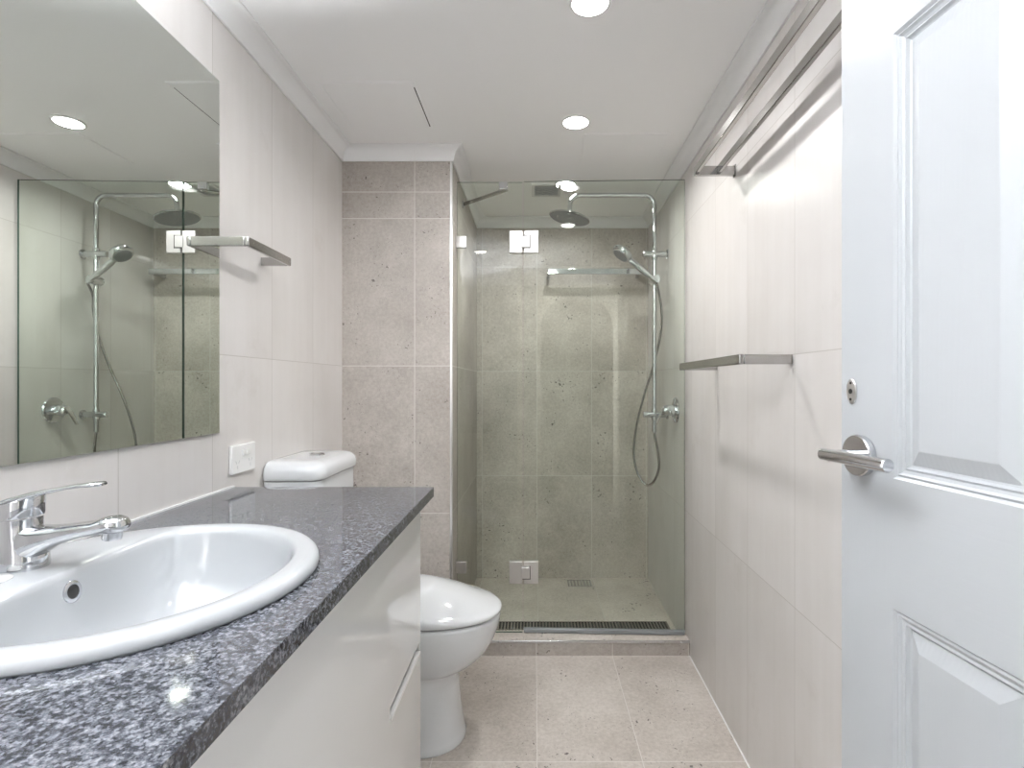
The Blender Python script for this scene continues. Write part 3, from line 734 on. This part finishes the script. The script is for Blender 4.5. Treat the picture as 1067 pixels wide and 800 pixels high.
S = [(-.232, .130, .0005), (-.231, .132, .008), (-.236, .129, .02), (-.243, .121, .06), (-.251, .116, .12), (-.256, .114, .18), (-.257, .114, .210), (-.248, .121, .217), (-.228, .133, .229), (-.202, .144, .246), (-.178, .154, .268), (-.153, .164, .298), (-.133, .174, .336), (-.120, .181, .375), (-.115, .184, .400), (-.116, .184, .408), (-.122, .180, .412)]
rr = []
for i, (xf_, hw_, z) in enumerate(S):
    rr.append(dsec(xf_, hw_, z, af=0.14+0.14*min(1, max(0, (z-.19)/.2)), e=2.1))
b.loft(rr); b.build('pan', M['ceramic'], to, smooth=60)
b = MB(); b.loft([dsec(-.124, .178, .4122, xb=-.60, af=.275, e=2.1), dsec(-.124, .178, .4175, xb=-.60, af=.275, e=2.1)]); b.build('seat_gap_shade', M['grey'], to, smooth=40)  # grey ring paints the shadow gap between pan and lid
b = MB(); rr = []
for s_, z in ((0.985, .4178), (1.0, .420), (1.003, .428), (0.995, .436), *[(q, .5015-.0590*q**2.4) for q in (.965, .90, .80, .68, .55, .42, .30, .20, .12, .06, .02)]):
    o_ = dsec(-.112, .187, z, xb=-.600, af=.285, e=2.1)
    cx_ = -.40
    rr.append([(cx_+(x-cx_)*s_, TYc+(y-TYc)*s_, z+0.046*max(0, -.125-(cx_+(x-cx_)*s_))-0.022*((x-cx_)*s_/.29)*min(1, max(0, (z-.43)/.03))) for x, y, _ in o_])
b.loft(rr); b.build('lid', M['ceramic'], to, smooth=60)
def rbox_sec(x0, x1, y0, y1, r, z, n=6):
    out = []
    for cx, cy, a0 in ((x1-r, y1-r, 0), (x0+r*0.2, y1-r*0.2, PI/2), (x0+r*0.2, y0+r*0.2, PI), (x1-r, y0+r, 1.5*PI)):
        rr_ = r if cx == x1-r else r*0.2
        for k in range(n+1):
            a = a0+PI/2*k/n; out.append((cx+rr_*math.cos(a), cy+rr_*math.sin(a), z))
    return out
cy0, cy1 = 1.598, 1.955
b = MB(); b.loft([rbox_sec(-.817, -.66, cy0+.012, cy1-.012, .045, z) for z in (.413, .42)]+[rbox_sec(-.817, -.650, cy0+.004, cy1-.004, .045, z) for z in (.60, .884)]); b.build('cistern', M['ceramic'], to, smooth=45)
b = MB()
LS = [(.006, .8865), (.0015, .889), (0, .893), (0, .912), (.004, .925), (.013, .935), (.026, .941), (.045, .9435), (.08, .9440)]
b.loft([rbox_sec(-.8175, -.640-q, cy0+q, cy1-q, max(.05-q*.4, .01), z) for q, z in LS]); b.build('cistern_lid', M['ceramic'], to, smooth=45)
b = MB(); b.loft([rbox_sec(-.815, -.652, cy0+.007, cy1-.007, .045, z) for z in (.884, .8866)]); b.build('lid_gap', M['grey'], to)
b = MB(); b.lathe([(0.0, 0), (0.024, 0), (0.024, 0.003), (0.021, 0.005), (0.0, 0.0055)], Matrix.Translation(Vector((-.724, 1.775, .9438))), 32); bt = b.build('flush_button', M['chrome'], to, smooth=35)
b = MB(); b.box(-.7445, -.7035, 1.7743, 1.7757, .9485, .9496); b.build('button_split', M['dark'], bt)

# ---------------------------------------------------------------- the room door, swung back towards the right wall
EX, EY = 0.519, 0.90
LEAF, DT = 0.76, 0.035
dirv = Vector((0.085, -1, 0)).normalized(); nrm = Vector((-1, -0.085, 0)).normalized()    # nrm: face we see
DM = Matrix.Translation(Vector((EX, EY, 0))) @ Matrix((dirv, nrm, Vector((0, 0, 1)))).transposed().to_4x4()   # local: x along leaf, y out of face, z up
do = bpy.data.objects.new('door_1', None); C.objects.link(do); do.location = (EX+0.085*LEAF, EY-LEAF, 0); do.empty_display_size = 0.05
struct(do, 'white six-panel door standing open at the right edge')
def place(mb): mb.v = [tuple(DM @ Vector(p)) for p in mb.v]; return mb
def mould(mb, x0, x1, z0, z1):
    """stepped moulding and raised field within the opening"""
    steps = [(0, 0), (.004, -.0035), (.007, -.0020), (.010, -.0050), (.014, -.0065), (.017, -.0050), (.020, -.0085), (.0225, -.0095), (.0235, -.0090), (.044, -.0020), (.0455, -.0018)]
    rings = [[(x0+d_, y_*1.2, z0+d_), (x1-d_, y_*1.2, z0+d_), (x1-d_, y_*1.2, z1-d_), (x0+d_, y_*1.2, z1-d_)] for d_, y_ in steps]
    mb.loft(rings, False, True)
cols = [(0.115, 0.322), (LEAF-0.322, LEAF-0.115)]
rows = [(0.20, 0.849), (1.041, 1.696), (1.80, 1.945)]
zs0, zs1 = 0.006, 2.045
b = MB()   # core + stiles + mullion + rails behind the face
b.box(0, LEAF, -DT, -0.012, zs0, zs1)
for x0, x1 in ((0, 0.115), (LEAF-0.115, LEAF)): b.box(x0, x1, -0.012, 0, zs0, zs1, 0)
place(b).build('leaf', M['door_up'], do)
b = MB()
for z0, z1 in ((zs0, 0.20), (0.849, 1.041), (1.696, 1.80), (1.945, zs1)): b.box(0.115, LEAF-0.115, -0.012, 0, z0, z1)
place(b).build('rails', M['door_along'], do)
b = MB()
for z0, z1 in rows: b.box(0.322, LEAF-0.322, -0.012, 0, z0, z1)
place(b).build('mullion', M['door_up'], do)
for c in cols:
    for z0, z1 in rows:
        b = MB(); mould(b, c[0], c[1], z0, z1); place(b).build('panel', M['door_panel'], do)
# lever handle
def DP(x, y, z): return DM @ Vector((x, y, z))
hz = 1.066; hc_ = 0.050
dh = MB(); dh.lathe([(0.0, 0.0003), (0.0325, 0.0003), (0.033, 0.002), (0.033, 0.0105), (0.0315, 0.0125), (0.0, 0.0125)], frame(DP(hc_, 0, hz), nrm), 40)
hobj = dh.build('door_handle', M['chrome'], do, smooth=35)
b = MB(); b.lathe([(0.0, 0.012), (0.0095, 0.012), (0.0095, 0.056), (0.0, 0.056)], frame(DP(hc_, 0, hz), nrm), 24); b.build('neck', M['chrome'], hobj, smooth=35)
b = MB(); p0, p1 = DP(0.034, 0.056, hz+0.001), DP(0.176, 0.056, hz+0.003); dd = (p1-p0).normalized()
b.tube([p0, p0+dd*0.0015, p1-dd*0.0015, p1], [0.0085, 0.0098, 0.0098, 0.0085], 28); b.build('lever', M['chrome'], hobj, smooth=35)
ez = 1.168; b = MB(); Fm = frame(DP(0.027, 0, ez), nrm, (0, 0, 1))
rg = [[Fm @ Vector((0.0205*k_*math.cos(a), 0.0115*k_*math.sin(a), h)) for a in [2*PI*j/32 for j in range(32)]] for k_, h in ((1, 0.0003), (1, 0.002), (0.93, 0.0032), (0.3, 0.0034))]
b.loft(rg); es = b.build('lock_escutcheon', M['satin'], do, smooth=35)
b = MB()
for dz_, r_ in ((0.0, 0.0042), (-0.013, 0.0022), (0.0135, 0.0020)): b.lathe([(0.0, 0.0034), (r_, 0.0034), (r_, 0.0040), (0.0, 0.0040)], frame(DP(0.027, 0, ez+dz_), nrm), 16)
b.build('keyhole', M['dark'], es)
